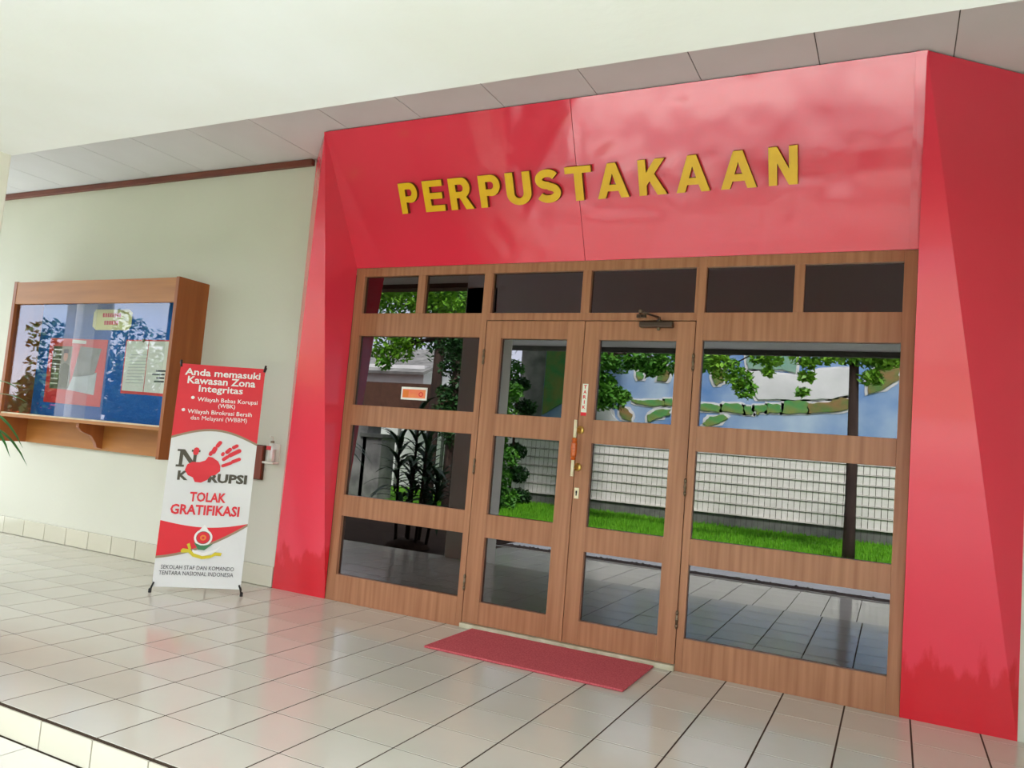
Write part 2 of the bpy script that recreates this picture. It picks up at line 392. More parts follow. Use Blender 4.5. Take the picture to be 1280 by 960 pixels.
# folded flange closing the hood's right end
slab('edge_strip', [Vector((7.68, -.035, FT + .02)), Vector((7.83, -.05, FT + .02)), Vector((7.83, AY - .012, H)), Vector((7.66, AY - .012, H))], .012, 'red', S, (0, -1, -.5))

# ---- gold letters on the hood
fu = Vector((1, 0, 0)); fv = Vector((0, AY + .03, H - FT)).normalized(); fn_ = fu.cross(fv).normalized()
def fas(u, v, h): return Vector((0, -.03, FT)) + fu * u + fv * v + fn_ * h
t = .25
def L_P(leg=False):
    o = [(0, 0), (t, 0), (t, .37)]
    if leg: o += [(.38, .37), (.58, 0), (.88, 0), (.62, .40)] + arc(.5, .685, .30, .315, -68, 90)
    else: o += arc(.46, .675, .32, .325, -90, 90)
    o += [(0, 1)]
    h = [(t, .56), (t, .80)] + arc(.44, .68, .11, .12, 90, -90)
    return [o, h]
def L_S():
    c1, c2 = (.4, .725), (.4, .275)
    ctr = arc(.41, .715, .29, .19, 25, 270, 18) + arc(.41, .29, .31, .195, 90, -155, 18)[1:]
    lo, ro = [], []
    for i, p in enumerate(ctr):
        a = Vector(ctr[max(i - 1, 0)]); b = Vector(ctr[min(i + 1, len(ctr) - 1)]); dd = (b - a).normalized(); nn = Vector((-dd.y, dd.x)) * .115
        lo.append((p[0] + nn.x, p[1] + nn.y)); ro.append((p[0] - nn.x, p[1] - nn.y))
    return [lo + ro[::-1]]
GL = {'P': L_P(), 'R': L_P(True), 'S': L_S(),
      'E': [[(0, 0), (.78, 0), (.78, .19), (t, .19), (t, .41), (.72, .41), (.72, .60), (t, .60), (t, .81), (.76, .81), (.76, 1), (0, 1)]],
      'U': [[(0, 1), (0, .36)] + arc(.41, .36, .41, .37, 180, 360)[1:] + [(.82, 1), (.57, 1), (.57, .36)] + arc(.41, .36, .16, .16, 0, -180)[1:] + [(t, 1)]],
      'T': [[(.29, 0), (.54, 0), (.54, .81), (.83, .81), (.83, 1), (0, 1), (0, .81), (.29, .81)]],
      'A': [[(0, 0), (.25, 0), (.325, .20), (.675, .20), (.75, 0), (1, 0), (.63, 1), (.37, 1)], [(.385, .38), (.615, .38), (.5, .72)]],
      'K': [[(0, 0), (t, 0), (t, .27), (.36, .40), (.61, 0), (.92, 0), (.52, .59), (.89, 1), (.57, 1), (t, .62), (t, 1), (0, 1)]],
      'N': [[(0, 0), (.235, 0), (.235, .60), (.58, 0), (.82, 0), (.82, 1), (.585, 1), (.585, .40), (.24, 1), (0, 1)]]}
SG = empty('sign_lettering', fas(1.5, 1.25, .03), 'raised gold capital letters spelling the entrance sign on the red hood', 'sign')
for ch, x0, x1 in [('P', -2.68, -2.20), ('E', -2.04, -1.52), ('R', -1.37, -.79), ('P', -.62, -.11), ('U', .03, .61), ('S', .72, 1.27),
                   ('T', 1.39, 1.96), ('A', 2.06, 2.72), ('K', 2.925, 3.48), ('A', 3.66, 4.30), ('A', 4.50, 5.15), ('N', 5.36, 5.86)]:
    dv = .03 * (x0 + 2.7) / 8
    g = fit(curve_mesh(GL[ch], .045, .006), x0, x1, 1.245 + dv, 1.925 + dv)
    for v in g.vertices: v.co.z += .055
    zz = max(v.co.z for v in g.vertices)
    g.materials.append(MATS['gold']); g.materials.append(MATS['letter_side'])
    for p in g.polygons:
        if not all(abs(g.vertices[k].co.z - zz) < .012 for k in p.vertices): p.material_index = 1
    o = onto('letter', g, fas, None, SG); o['label'] = 'gold letter ' + ch

# ================================================================== WOODEN DOORS AND SIDELIGHTS
YF, YB, YG = -.02, .17, .07        # front face, back face, glass plane
def member(name, x0, x1, z0, z1, parent, yf=YF, yb=YB):
    return box(name, x0, x1, yf, yb, z0, z1, 'wood', parent, bevel=.008)
def pane(x0, x1, z0, z1, parent):
    return box('pane', x0 - .03, x1 + .03, YG, YG + .02, z0 - .03, z1 + .03, 'tinted', parent)
def bead(x0, x1, z0, z1, parent):
    w = .03
    for b in ((x0 - w, x0, z0 - w, z1 + w), (x1, x1 + w, z0 - w, z1 + w), (x0, x1, z0 - w, z0), (x0, x1, z1, z1 + w)):
        pass
def sidelight(name, x0, x1, g0, g1, tr, rows):
    w = empty(name, ((x0 + x1) / 2, 0, 0), kind='structure')
    ztop = 7.96
    member('stile', x0, g0, 0, ztop, w); member('stile', g1, x1, 0, ztop, w)
    zz = [0] + [z for a in rows for z in a] + [6.851]
    for k in range(0, len(zz), 2): member('rail', g0, g1, zz[k], zz[k + 1], w)
    member('rail', g0, g1, 7.754, ztop, w)
    member('mullion', tr[0][1], tr[1][0], 6.851, 7.754, w)
    for a, b in tr: pane(a, b, 6.851, 7.754, w)
    for a, b in rows: pane(g0, g1, a, b, w)
    return w
ROWS = [(.616, 1.987), (2.48, 4.147), (4.634, 6.305)]
w1 = sidelight('window_1', FL, -.62, -4.09, -.765, [(-4.09, -2.53), (-2.33, -.765)], ROWS)
w2 = sidelight('window_2', 4.04, FR, 4.18, 7.626, [(4.18, 5.81), (5.99, 7.626)], ROWS)
w3 = empty('window_3', (1.7, 0, 6.7), kind='structure')
member('rail', -.62, 4.04, 6.69, 6.851, w3); member('rail', -.62, 4.04, 7.754, 7.96, w3)
member('stile', -.62, -.55, 6.851, 7.754, w3); member('mullion', 1.593, 1.783, 6.851, 7.754, w3); member('stile', 3.98, 4.04, 6.851, 7.754, w3)
pane(-.55, 1.593, 6.851, 7.754, w3); pane(1.783, 3.98, 6.851, 7.754, w3)
DR = [(.578, 1.954), (2.45, 4.148), (4.629, 6.285)]
def leaf(name, x0, x1, g0, g1):
    d_ = empty(name, ((x0 + x1) / 2, 0, .11), kind='structure')
    member('stile', x0, g0, .11, 6.675, d_); member('stile', g1, x1, .11, 6.675, d_)
    zz = [.11] + [z for a in DR for z in a] + [6.675]
    for k in range(0, len(zz), 2): member('rail', g0, g1, zz[k], zz[k + 1], d_)
    for a, b in DR: pane(g0, g1, a, b, d_)
    return d_
d1 = leaf('door_1', -.605, 1.71, -.224, 1.339)
d2 = leaf('door_2', 1.73, 4.025, 2.058, 3.666)
for dd, xh in ((d1, -.612), (d2, 4.03)):
    for zc in (.95, 3.45, 5.87):
        hg = tube('hinge', [(xh, -.04, zc - .17), (xh, -.04, zc + .17)], .022, 'steel', dd, 8)
        for k in (-1, 0, 1): tube('knuckle', [(xh, -.04, zc + k * .12 - .025), (xh, -.04, zc + k * .12 + .025)], .03, 'steel', hg, 8)
member('meeting_strip', 1.655, 1.725, .11, 6.675, d1, YF - .02, YF + .005)
tag(box('trim_2', -.62, 4.04, -.10, .25, 0, .10, 'stone', bevel=.01), kind='structure')
# pull handle
ph = empty('pull_handle', (1.72, -.1, 3.5), parent=d2)
hx = 1.755
tube('handle_bar', [(hx, -.21, 4.22), (hx, -.21, 4.60)], .034, 'cream_metal', ph, 14)
tube('handle_bar', [(hx, -.21, 3.45), (hx, -.21, 3.80)], .034, 'cream_metal', ph, 14)
lathe('grip', (hx, -.21, 3.78), [(.045, 0), (.06, .02), (.045, .05), (.062, .09), (.066, .22), (.062, .34), (.045, .38), (.06, .42), (.045, .45)], 'grip', ph)
for zc in (4.40, 3.64):
    lathe('standoff', (1.80, -.02, zc), [(.085, 0), (.085, .03), (.05, .05), (.05, .13), (.035, .2)], 'brass', ph, 20, (-.25, -1, 0))
lk = box('lock_plate', 1.765, 1.865, -.045, -.02, 3.0, 3.22, 'cream_metal', d2, bevel=.012)
boxes('keyhole', [(1.803, 1.827, -.05, -.044, 3.06, 3.11), (1.797, 1.833, -.05, -.044, 3.11, 3.16)], 'black', lk)
# sticker TARIK
def plane_fn(o, u, v):
    o, u, v = Vector(o), Vector(u), Vector(v); n = u.cross(v).normalized()
    return lambda a, b, h: o + u * a + v * b + n * h
st = box('pull_sticker', 1.775, 1.895, -.028, -.018, 4.70, 5.36, 'paper', d2)
st['label'] = 'white sticker with red letters'
fz = plane_fn((0, -.029, 0), (1, 0, 0), (0, 0, 1))
for k, ch in enumerate('TARIK'):
    onto('sticker_letter', fit(text_mesh(ch, .03), 1.80 if ch != 'I' else 1.825, 1.87 if ch != 'I' else 1.845, 5.26 - k * .105, 5.335 - k * .105), fz, 'print_red', st)
box('sticker_band', 1.775, 1.895, -.031, -.028, 4.70, 4.77, 'print_red', st)
# notice sticker on the left sidelight
s1 = box('notice_sticker', -2.77, -2.06, YG - .012, YG - .002, 4.83, 5.125, 'print_white', w1)
s1['label'] = 'small orange sticker with white border'
box('sticker_print', -2.73, -2.10, YG - .016, YG - .012, 4.875, 5.075, 'sticker', s1)
box('sticker_patch', -2.72, -2.56, YG - .018, YG - .016, 4.89, 5.05, 'print_orange', s1)
onto('sticker_ring', curve_mesh([arc(-2.22, 4.965, .06, .055, 0, 345, 20), arc(-2.22, 4.965, .038, .034, 0, 345, 20)], .0005), plane_fn((0, YG - .018, 0), (1, 0, 0), (0, 0, 1)), 'print_red', s1)
# door closer
dc = empty('door_closer', (3.28, -.05, 6.58), parent=d2); dc['label'] = 'dark bronze hydraulic closer'
box('closer_body', 2.93, 3.61, -.19, -.02, 6.53, 6.65, 'closer', dc, bevel=.03)
lathe('spindle', (3.32, -.12, 6.62), [(.05, 0), (.05, .06), (.03, .07), (.03, .12)], 'closer', dc, 16)
lathe('valve_cap', (3.32, -.12, 6.53), [(.035, 0), (.035, -.05), (.02, -.06)], 'steel', dc, 14)
tube('closer_arm', [(3.32, -.12, 6.73), (3.18, -.30, 6.76), (3.02, -.42, 6.80)], .022, 'closer', dc)
tube('closer_arm', [(3.02, -.42, 6.80), (2.95, -.2, 6.79), (2.93, -.06, 6.78)], .02, 'closer', dc)
lathe('elbow', (3.02, -.42, 6.77), [(.035, 0), (.035, .06)], 'steel', dc, 12)
box('arm_bracket', 2.83, 3.03, -.07, -.02, 6.74, 6.81, 'closer', dc, bevel=.01)

# ================================================================== THINGS ON THE PORCH
# door mat
bm = bmesh.new(); bmesh_box(bm, -.29, 3.67, -2.0, -.12, .003, .045)
bmesh.ops.bevel(bm, geom=bm.edges[:], offset=.012, segments=1, affect='EDGES')
me = bpy.data.meshes.new('door_mat'); bm.to_mesh(me); bm.free()
tag(link('door_mat', me, 'mat_red'), 'dark red loop-pile door mat lying on the tiles before the double doors', 'mat')

# ---- X-banner
c00, c10, c11, c01 = onY(189.5, 733, -2.45), onY(300.5, 737, -1.30), onY(332, 461.5, -1.22), onY(226.5, 454, -2.36)
BN = (c10 - c00).cross(c01 - c00).normalized()
def ban(u, v, h):
    bow = -.05 * math.sin(math.pi * u) * (.4 + .6 * v)
    return c00 * (1 - u) * (1 - v) + c10 * u * (1 - v) + c11 * u * v + c01 * (1 - u) * v + BN * (h + bow)
base = Vector(((c00.x + c10.x) / 2, (c00.y + c10.y) / 2, 0))
XB = empty('standing_banner', base, 'tall red and white anti-corruption banner on a folding stand beside the notice cabinet', 'banner')
def grid(nu, nv, f0, f1, h):       # f0(u), f1(u): lower and upper v
    me = bpy.data.meshes.new('print'); v = []; fs = []
    for i in range(nu + 1):
        u = i / nu
        for j in range(nv + 1):
            a, b = f0(u), f1(u); v.append((u, a + (b - a) * j / nv, h))
    for i in range(nu):
        for j in range(nv):
            q = i * (nv + 1) + j; fs.append((q, q + nv + 1, q + nv + 2, q + 1))
    me.from_pydata(v, [], fs)
    for p in me.polygons: p.use_smooth = True
    return me
sh = onto('banner_sheet', grid(16, 20, lambda u: 0, lambda u: 1, 0), ban, 'sheet', XB)
arcv = lambda u: .667 + (.653 - .667) * u + .048 * math.sin(math.pi * u)
onto('print_panel', grid(16, 8, lambda u: arcv(u), lambda u: 1, .006), ban, 'print_red', sh)
onto('print_line', grid(16, 1, lambda u: arcv(u) - .008, lambda u: arcv(u) + .002, .009), ban, 'print_edge', sh)
stp = lambda u: .292 - .075 * math.sin(math.pi * min(u, 1) * .9) * .35 - .004 * u + (.012 * u * u)
sbt = lambda u: .132 + .045 * u + .112 * u * u
onto('print_swoosh', grid(20, 3, lambda u: min(sbt(u), stp(u)), stp, .006), ban, 'print_red', sh)
onto('print_line', grid(20, 1, lambda u: min(sbt(u), stp(u)) - .008, lambda u: min(sbt(u), stp(u)) + .003, .009), ban, 'print_edge', sh)
def words(me):
    """split a text mesh into one mesh per word (gap between letters wider than a space)"""
    bm = bmesh.new(); bm.from_mesh(me); seen = set(); isl_ = []
    for v in bm.verts:
        if v in seen: continue
        st_ = [v]; seen.add(v); g = []
        while st_:
            q = st_.pop(); g.append(q)
            for e in q.link_edges:
                w_ = e.other_vert(q)
                if w_ not in seen: seen.add(w_); st_.append(w_)
        isl_.append((min(q.co.x for q in g), max(q.co.x for q in g), {q.index for q in g}))
    bm.free(); isl_.sort(key=lambda q: q[0]); hgt = max(v.co.y for v in me.vertices) - min(v.co.y for v in me.vertices)
    grp = []
    for x0_, x1_, ids in isl_:
        if grp and x0_ - grp[-1][0] < .20: grp[-1][0] = max(grp[-1][0], x1_); grp[-1][1] |= ids
        else: grp.append([x1_, set(ids)])
    return [q[1] for q in grp]
def btext(s, u0, u1, vc, hgt, m, bold=.02, drop=0):
    me = text_mesh(s, bold); me.update(); ws = words(me); fit(me, u0, u1, vc - hgt / 2 - drop, vc + hgt / 2)
    names = s.split() if len(s.split()) == len(ws) else [s] * len(ws)
    for ids, nm in zip(ws, names):
        idx = sorted(ids); mp_ = {k: i for i, k in enumerate(idx)}
        m2 = bpy.data.meshes.new('word')
        m2.from_pydata([(me.vertices[k].co.x, me.vertices[k].co.y, .014) for k in idx], [], [[mp_[k] for k in p.vertices] for p in me.polygons if p.vertices[0] in ids])
        o = onto('printed_word', m2, ban, m, sh); o['label'] = 'printed word ' + nm
btext('Anda memasuki', .06, .95, .965, .032, 'print_white', .022)
btext('Kawasan Zona', .10, .90, .928, .034, 'print_white', .022)
btext('Integritas', .24, .76, .89, .034, 'print_white', .018, .006)
btext('Wilayah Bebas Korupsi', .24, .95, .842, .020, 'print_white', .008, .005)
btext('(WBK)', .49, .69, .815, .024, 'print_white', .008)
btext('Wilayah Birokrasi Bersih', .145, .90, .785, .020, 'print_white', .008, .005)
btext('dan Melayani (WBBM)', .19, .85, .757, .020, 'print_white', 0, .005)
def disc(nm, u, v, ru, rv, m, h=.012, hole=0):
    sp = [arc(u, v, ru, rv, 0, 345, 23)]
    if hole: sp.append(arc(u, v, ru * hole, rv * hole, 0, 345, 23))
    me = curve_mesh(sp)
    for w_ in me.vertices: w_.co.z = h
    return onto(nm, me, ban, m, sh)
AS = .355
disc('bullet', .185, .848, .02, .02 * AS, 'print_white'); disc('bullet', .095, .79, .02, .02 * AS, 'print_white')
def blob(nm, pts, m, h=.016):
    me = curve_mesh([pts])
    for w_ in me.vertices: w_.co.z = h
    return onto(nm, me, ban, m, sh)
def serif(letter, u0, u1, v0, v1, m='print_grey'):
    if letter == 'N':
        P = [(0, 0), (.36, 0), (.36, .12), (.27, .12), (.27, .70), (.72, 0), (.86, 0), (.86, .88), (1, .88), (1, 1), (.62, 1), (.62, .88), (.72, .88), (.72, .36), (.32, 1), (0, 1), (0, .88), (.12, .88), (.12, .12), (0, .12)]
    return blob('slab_letter', [(u0 + (u1 - u0) * a, v0 + (v1 - v0) * b) for a, b in P], m, .012)
serif('N', .09, .35, .533, .612)
btext('K', .125, .245, .495, .042, 'print_grey', .045); btext('RUPSI', .475, .93, .489, .042, 'print_grey', .045)
palm = [(.20, .52), (.22, .545), (.27, .557), (.36, .558), (.42, .567), (.45, .585), (.50, .582), (.57, .565), (.60, .545), (.605, .522), (.56, .505), (.50, .498), (.47, .480), (.40, .466), (.33, .468), (.30, .488), (.24, .497)]
hd = blob('hand_print', palm, 'print_red')
def stroke(nm, u0, v0, u1, v1, w, m='print_red', h=.016, n=8):
    a = Vector((u0, v0 / AS)); b = Vector((u1, v1 / AS)); dd = (b - a).normalized(); ang = math.degrees(math.atan2(dd.y, dd.x))
    pts = arc(b.x, b.y, w, w, ang - 90, ang + 90, n) + arc(a.x, a.y, w, w, ang + 90, ang + 270, n)
    return blob(nm, [(p[0], p[1] * AS) for p in pts], m, h)
for a in ((.30, .600, .305, .612, .032), (.47, .596, .475, .603, .022), (.50, .608, .515, .622, .028), (.54, .636, .565, .650, .024),
          (.61, .597, .615, .602, .02), (.66, .610, .69, .622, .024), (.73, .632, .765, .640, .022),
          (.63, .576, .67, .588, .022), (.70, .596, .80, .618, .026), (.63, .547, .72, .562, .02), (.74, .568, .81, .580, .022)):
    stroke('finger_print', *a)
btext('TOLAK', .295, .71, .402, .044, 'print_red', .03); btext('GRATIFIKASI', .095, .885, .344, .046, 'print_red', .03)
btext('SEKOLAH STAF DAN KOMANDO', .075, .90, .088, .018, 'ink', 0); btext('TENTARA NASIONAL INDONESIA', .06, .90, .062, .018, 'ink', 0)
# school emblem on the banner
ex, ey = .505, .222
disc('emblem_ring', ex, ey, .105, .105 * AS, 'print_white', .014); disc('emblem_ring', ex, ey, .08, .08 * AS, 'print_grey', .016); disc('emblem_centre', ex, ey, .074, .074 * AS, 'print_red', .018)
disc('emblem_star', ex, ey, .035, .035 * AS, 'print_orange', .02, .45)
blob('emblem_tip', [(ex - .05, ey + .034), (ex + .05, ey + .034), (ex, ey + .058)], 'print_white', .014)
blob('emblem_leaves', [(ex - .10, ey - .022), (ex - .02, ey - .034), (ex + .02, ey - .034), (ex + .12, ey - .026), (ex + .03, ey - .055), (ex - .04, ey - .054)], 'print_green', .019)
blob('emblem_scroll', [(.40, .168), (.52, .155), (.66, .172), (.72, .188), (.66, .160), (.52, .138), (.40, .152)], 'print_white', .019)
blob('emblem_ribbon', [(.27, .162), (.29, .172), (.38, .168), (.42, .152), (.52, .141), (.62, .147), (.66, .160), (.74, .158), (.73, .144), (.67, .145), (.61, .133), (.52, .127), (.41, .137), (.36, .154), (.28, .153)], 'print_yellow', .021)
blob('emblem_sprig', [(.33, .19), (.36, .197), (.385, .172), (.36, .166)], 'print_yellow', .02)
# stand: two crossed rods, hooks and feet
mid = ban(.5, .42, -.10)
for (ua, va, ub, vb) in ((-.01, -.005, 1.01, 1.005), (1.01, -.005, -.01, 1.005)):
    tube('cross_rod', [ban(ua, va, -.02), mid, ban(ub, vb, -.02)], .018, 'black', XB, 8)
for u in (0, 1):
    p = ban(u, 0, -.01); q = Vector((p.x, p.y, .02)) + (c00 - c10).normalized() * (.03 if u == 0 else -.03)
    tube('foot', [ban(u * .96 + .02, .02, .03), p + BN * .02, q], .02, 'black', XB, 8)
    lathe('foot_cap', q, [(.035, -.02), (.035, .06), (.02, .08)], 'black', XB, 10)
    tube('hook', [ban(u * .98 + .01, .985, .03), ban(u, 1.015, 0)], .025, 'black', XB, 8)
tube('back_leg', [mid, Vector((mid.x - BN.x * .9, mid.y - BN.y * .9, .02))], .018, 'black', XB, 8)

# ---- notice cabinet
X0, X1, Y0, Z0, Z1 = -16.45, -9.34, -1.0, 2.86, 7.66
NC = empty('notice_cabinet', ((X0 + X1) / 2, 0, Z0), 'brown wooden wall cabinet with sliding glass over a blue pinboard', 'cabinet')
slab('side_panel', [(X1 - .11, Y0, Z0), (X1 - .11, 0, Z0), (X1 - .11, 0, Z1), (X1 - .11, Y0, Z1)], .11, 'cab_side', NC, (1, 0, 0))
slab('side_panel', [(X0, Y0, Z0), (X0, 0, Z0), (X0, 0, Z1), (X0, Y0, Z1)], .14, 'cab_side', NC, (1, 0, 0))
box('top_board', X0 + .14, X1 - .11, Y0 + .03, 0, Z1 - .10, Z1 - .02, 'cab', NC)
box('header_rail', X0 + .14, X1 - .11, Y0 + .01, Y0 + .10, 6.98, Z1 - .02, 'cab', NC)
box('sill', X0 + .14, X1 - .11, Y0 + .0, 0, 3.60, 3.69, 'cab', NC, bevel=.008)
box('sill_lip', X0 + .14, X1 - .11, Y0 + .02, Y0 + .14, 3.69, 3.73, 'cab_sill', NC)
box('apron', X0 + .14, X1 - .11, -.14, 0, Z0, 3.60, 'cab', NC)
prof = [(-.14, Z0 + .05), (-.30, Z0 + .08), (-.36, Z0 + .22), (-.50, Z0 + .40), (-.82, Z0 + .52), (-.92, Z0 + .62), (-.92, 3.60), (-.14, 3.60)]
slab('bracket', [(-12.75, a, b) for a, b in prof], .12, 'cab_side', NC, (-1, 0, 0))
box('pinboard', X0 + .14, X1 - .11, -.10, -.02, 3.69, 7.56, 'blue', NC)
box('glass_door', X0 + .14, -12.6, Y0 + .09, Y0 + .105, 3.72, 6.99, 'clear', NC)
box('glass_door', -13.45, X1 - .32, Y0 + .05, Y0 + .065, 3.72, 6.99, 'clear', NC)
YP = -.10
def quad(name, pts, m, parent=None, y=YP, th=.012):
    v = [onY(px, py, y) for px, py in pts]
    return slab(name, v, th, m, parent, (0, -1, 0))
hs_ = quad('header_card', [(121, 387), (162, 387), (166, 391), (164, 408), (160, 413), (120, 412.5), (116, 408), (118, 391)], 'sign_paper')
tag(hs_, 'cream card with two rows of red lettering pinned high on the blue board', 'card')
for row, (xa, xb, ya, yb, n) in enumerate(((129, 152, 391.5, 396.5, 8), (130.5, 148.5, 401, 406, 6))):
    for k in range(n):
        a = xa + (xb - xa) * k / n; b_ = a + (xb - xa) / n * .78
        quad('faded_letter', [(a, ya), (b_, ya), (b_ - .3, yb), (a - .3, yb)], 'print_red', hs_, YP - .013, .004)
po = quad('notice_poster', [(64, 422.5), (135.5, 425), (125, 509), (54.5, 502)], 'poster_red')
tag(po, 'red bordered poster with a uniformed figure pinned on the blue board', 'poster')
quad('photo_panel', [(67.5, 432.5), (91, 433), (84, 487), (61.5, 485)], 'photo', po, YP - .013, .006)
quad('photo_panel', [(101, 433), (127, 436), (118, 468), (98, 471), (90.5, 471)], 'photo_grey', po, YP - .013, .006)
quad('photo_panel', [(91, 471), (121, 466), (117, 494), (84, 487)], 'photo_light', po, YP - .013, .006)
quad('title_strip', [(91, 424.5), (108, 426), (107.5, 430), (90.5, 429)], 'paper', po, YP - .013, .006)
for k in range(8): quad('list_line', [(68.5 - k * .8, 436 + k * 6), (78 - k * .8, 436.6 + k * 6), (77.8 - k * .8, 438 + k * 6), (68.3 - k * .8, 437.3 + k * 6)], 'paper', po, YP - .020, .003)
pc = onY(81.5, 452, YP - .024)
onto('figure_print', curve_mesh([[(-.24, -.78), (.30, -.80), (.32, -.45), (.24, -.14), (.07, -.05), (-.08, -.05), (-.22, -.16), (-.26, -.5)]]), lambda u, v, h: pc + Vector((u, -h, v)), 'uniform', po)
onto('face_print', curve_mesh([arc(.0, .16, .10, .15, 0, 340, 18)]), lambda u, v, h: pc + Vector((u, -.004, v)), 'skin', po)
onto('hat_print', curve_mesh([[(-.12, .26), (.12, .26), (.10, .38), (-.10, .38)]]), lambda u, v, h: pc + Vector((u, -.006, v)), 'ink', po)
for nm, lbl, q in (('notice_sheet', 'typed white notice sheet on a red backing card pinned to the blue board', [(159, 426.5), (186, 426.5), (178.5, 490), (152, 488)]),
                   ('notice_sheet', 'white sheet with bold handwriting beside the typed notice on the blue board', [(187, 426.5), (222, 427), (215, 493), (179.5, 490)])):
    cxq = sum(p[0] for p in q) / 4
    bk = quad('backing_card', [(q[0][0] - .6, q[0][1] - 1.6), (q[1][0] + (.4 if cxq < 180 else 0), q[1][1] - 1.6), (q[2][0], q[2][1] + 3.6), (q[3][0] - 1.2, q[3][1] + 3.4)], 'poster_red')
    tag(bk, lbl, 'notice'); bk.name = nm; LOC[bk.name] = LOC.get(bk.name, (onY(cxq, 458, YP)))
    c0 = Vector(bk.location) / T; LOC[bk.name] = c0
    quad('paper', q, 'paper', bk, YP - .014, .006)
    if cxq < 180:
        for k in range(10): quad('typed_line', [(163.5 - k * .75, 443 + k * 3.9), (184 - k * .6, 443.3 + k * 3.9), (183.8 - k * .6, 444.2 + k * 3.9), (163.3 - k * .75, 443.9 + k * 3.9)], 'ink_grey', bk, YP - .021, .003)
        lathe('pin', onY(180, 426, YP - .02), [(.05, 0), (.04, .03)], 'steel', bk, 10, (0, -1, 0))
    else:
        for k, (a, b_) in enumerate(((195, 208), (190.5, 206), (195.5, 205.5), (192.5, 205))): quad('handwritten_line', [(a, 462.5 + k * 4.4), (b_, 463 + k * 4.4), (b_ - .3, 465 + k * 4.4), (a - .3, 464.6 + k * 4.4)], 'ink', bk, YP - .021, .003)
# ---- wooden plaque behind the banner, sanitizer on the wall
PQ = empty('wall_plaque', (-7.45, -.04, 2.59), 'reddish brown wooden board on the wall partly hidden behind the banner', 'board')
box('board_panel', -8.2, -6.70, -.10, 0, 2.60, 3.44, 'plaque', PQ, bevel=.01)
box('board_edge', -8.22, -6.68, -.06, 0, 2.58, 3.46, 'wood_dark', PQ, bevel=.01)
HS = empty('sanitizer_dispenser', (-6.38, -.1, 3.06), 'small white pump bottle in a wall bracket beside the red pillar', 'dispenser')
box('bracket', -6.57, -6.21, -.03, 0, 3.04, 3.52, 'sanit', HS, bevel=.01)
box('tray', -6.57, -6.21, -.22, 0, 3.02, 3.07, 'sanit', HS, bevel=.01)
lathe('bottle', (-6.38, -.12, 3.07), [(.10, 0), (.115, .02), (.115, .36), (.09, .43), (.04, .47), (.04, .50)], 'clear', HS, 20)
lathe('liquid', (-6.38, -.12, 3.08), [(.10, 0), (.105, .3)], 'sanit', HS, 20)
tube('pump', [(-6.38, -.12, 3.55), (-6.38, -.12, 3.68), (-6.40, -.20, 3.69)], .022, 'sanit', HS, 8)
lathe('pump_collar', (-6.38, -.12, 3.54), [(.05, 0), (.045, .05)], 'steel', HS, 14)
box('bottle_label', -6.45, -6.30, -.245, -.232, 3.36, 3.46, 'print_red', HS, bevel=.004)

# ---- palms: one in a pot just outside the frame (its leaf tips reach in), one clump beyond the column
def leaf_me(L_, w, droop):
    n = 7; v = []; fs = []
    for i in range(n + 1):
        s_ = i / n; x = L_ * (s_ - .12 * s_ * s_); z = L_ * (.28 * s_ - droop * s_ * s_); ww = w * math.sin(math.pi * min(.08 + s_ * .94, 1)) ** .7
        v += [(x, -ww, z + .25 * ww), (x, 0, z), (x, ww, z + .25 * ww)]
    for i in range(n): fs += [(3 * i, 3 * i + 3, 3 * i + 4, 3 * i + 1), (3 * i + 1, 3 * i + 4, 3 * i + 5, 3 * i + 2)]
    me = bpy.data.meshes.new('leaf'); me.from_pydata([tuple(c * T for c in p) for p in v], [], fs)
    for p in me.polygons: p.use_smooth = True
    return me
rl = random.Random(11)
PX, PY = -9.65, -5.6
PL = empty('potted_palm', (PX, PY, 0), 'green long-leaved palm in a brown pot on the porch tiles', 'plant')
lathe('pot', (PX, PY, 0), [(.36, 0), (.42, .03), (.50, .75), (.55, .80), (.55, .92), (.48, .92), (.46, .84)], 'pot', PL, 28)
lathe('soil', (PX, PY, .80), [(.46, 0), (.42, .04)], 'soil', PL, 20)
LS = [leaf_me(.75, .045, .45), leaf_me(.62, .04, .3)]; LT = leaf_me(2.05, .05, .28); LD = leaf_me(2.35, .045, .50)
for (sx, sy, hh) in ((0, 0, 4.2), (-.2, .12, 3.4), (-.12, -.18, 2.7)):
    tube('stem', [(PX + sx, PY + sy, .8), (PX + sx * 1.2, PY + sy * 1.2, .8 + hh * .5), (PX + sx * 1.4, PY + sy * 1.4, hh)], [.05, .045, .03], 'bark', PL, 8)
    for k in range(12):
        o = link('leaf', LS[k % 2], 'palm', PL, (PX + sx * 1.4, PY + sy * 1.4, hh * (.66 + .36 * k / 11)))
        o.rotation_euler = (0, -.7 * k / 11 + rl.uniform(-.15, .15), k * 2.4 + sx * 9)
for me_, z_, pt, an in ((LT, 4.30, .02, -.02), (LT, 4.02, .0, .10), (LD, 3.75, .05, .02), (LD, 3.62, .08, -.08), (LD, 3.50, .10, .10)):
    o = link('leaf', me_, 'palm', PL, (PX, PY, z_)); o.rotation_euler = (0, pt, an)
QX, QY = -9.6, -11.2
PG = empty('garden_palm', (QX, QY, -.39), 'clump of dark spiky palm fronds growing beyond the porch column', 'plant')
lathe('root_mound', (QX, QY, -.39), [(.9, 0), (.8, .15), (.4, .3)], 'soil', PG, 20)
LM = [leaf_me(1.4, .10, .55), leaf_me(1.15, .09, .35), leaf_me(1.6, .10, .75)]
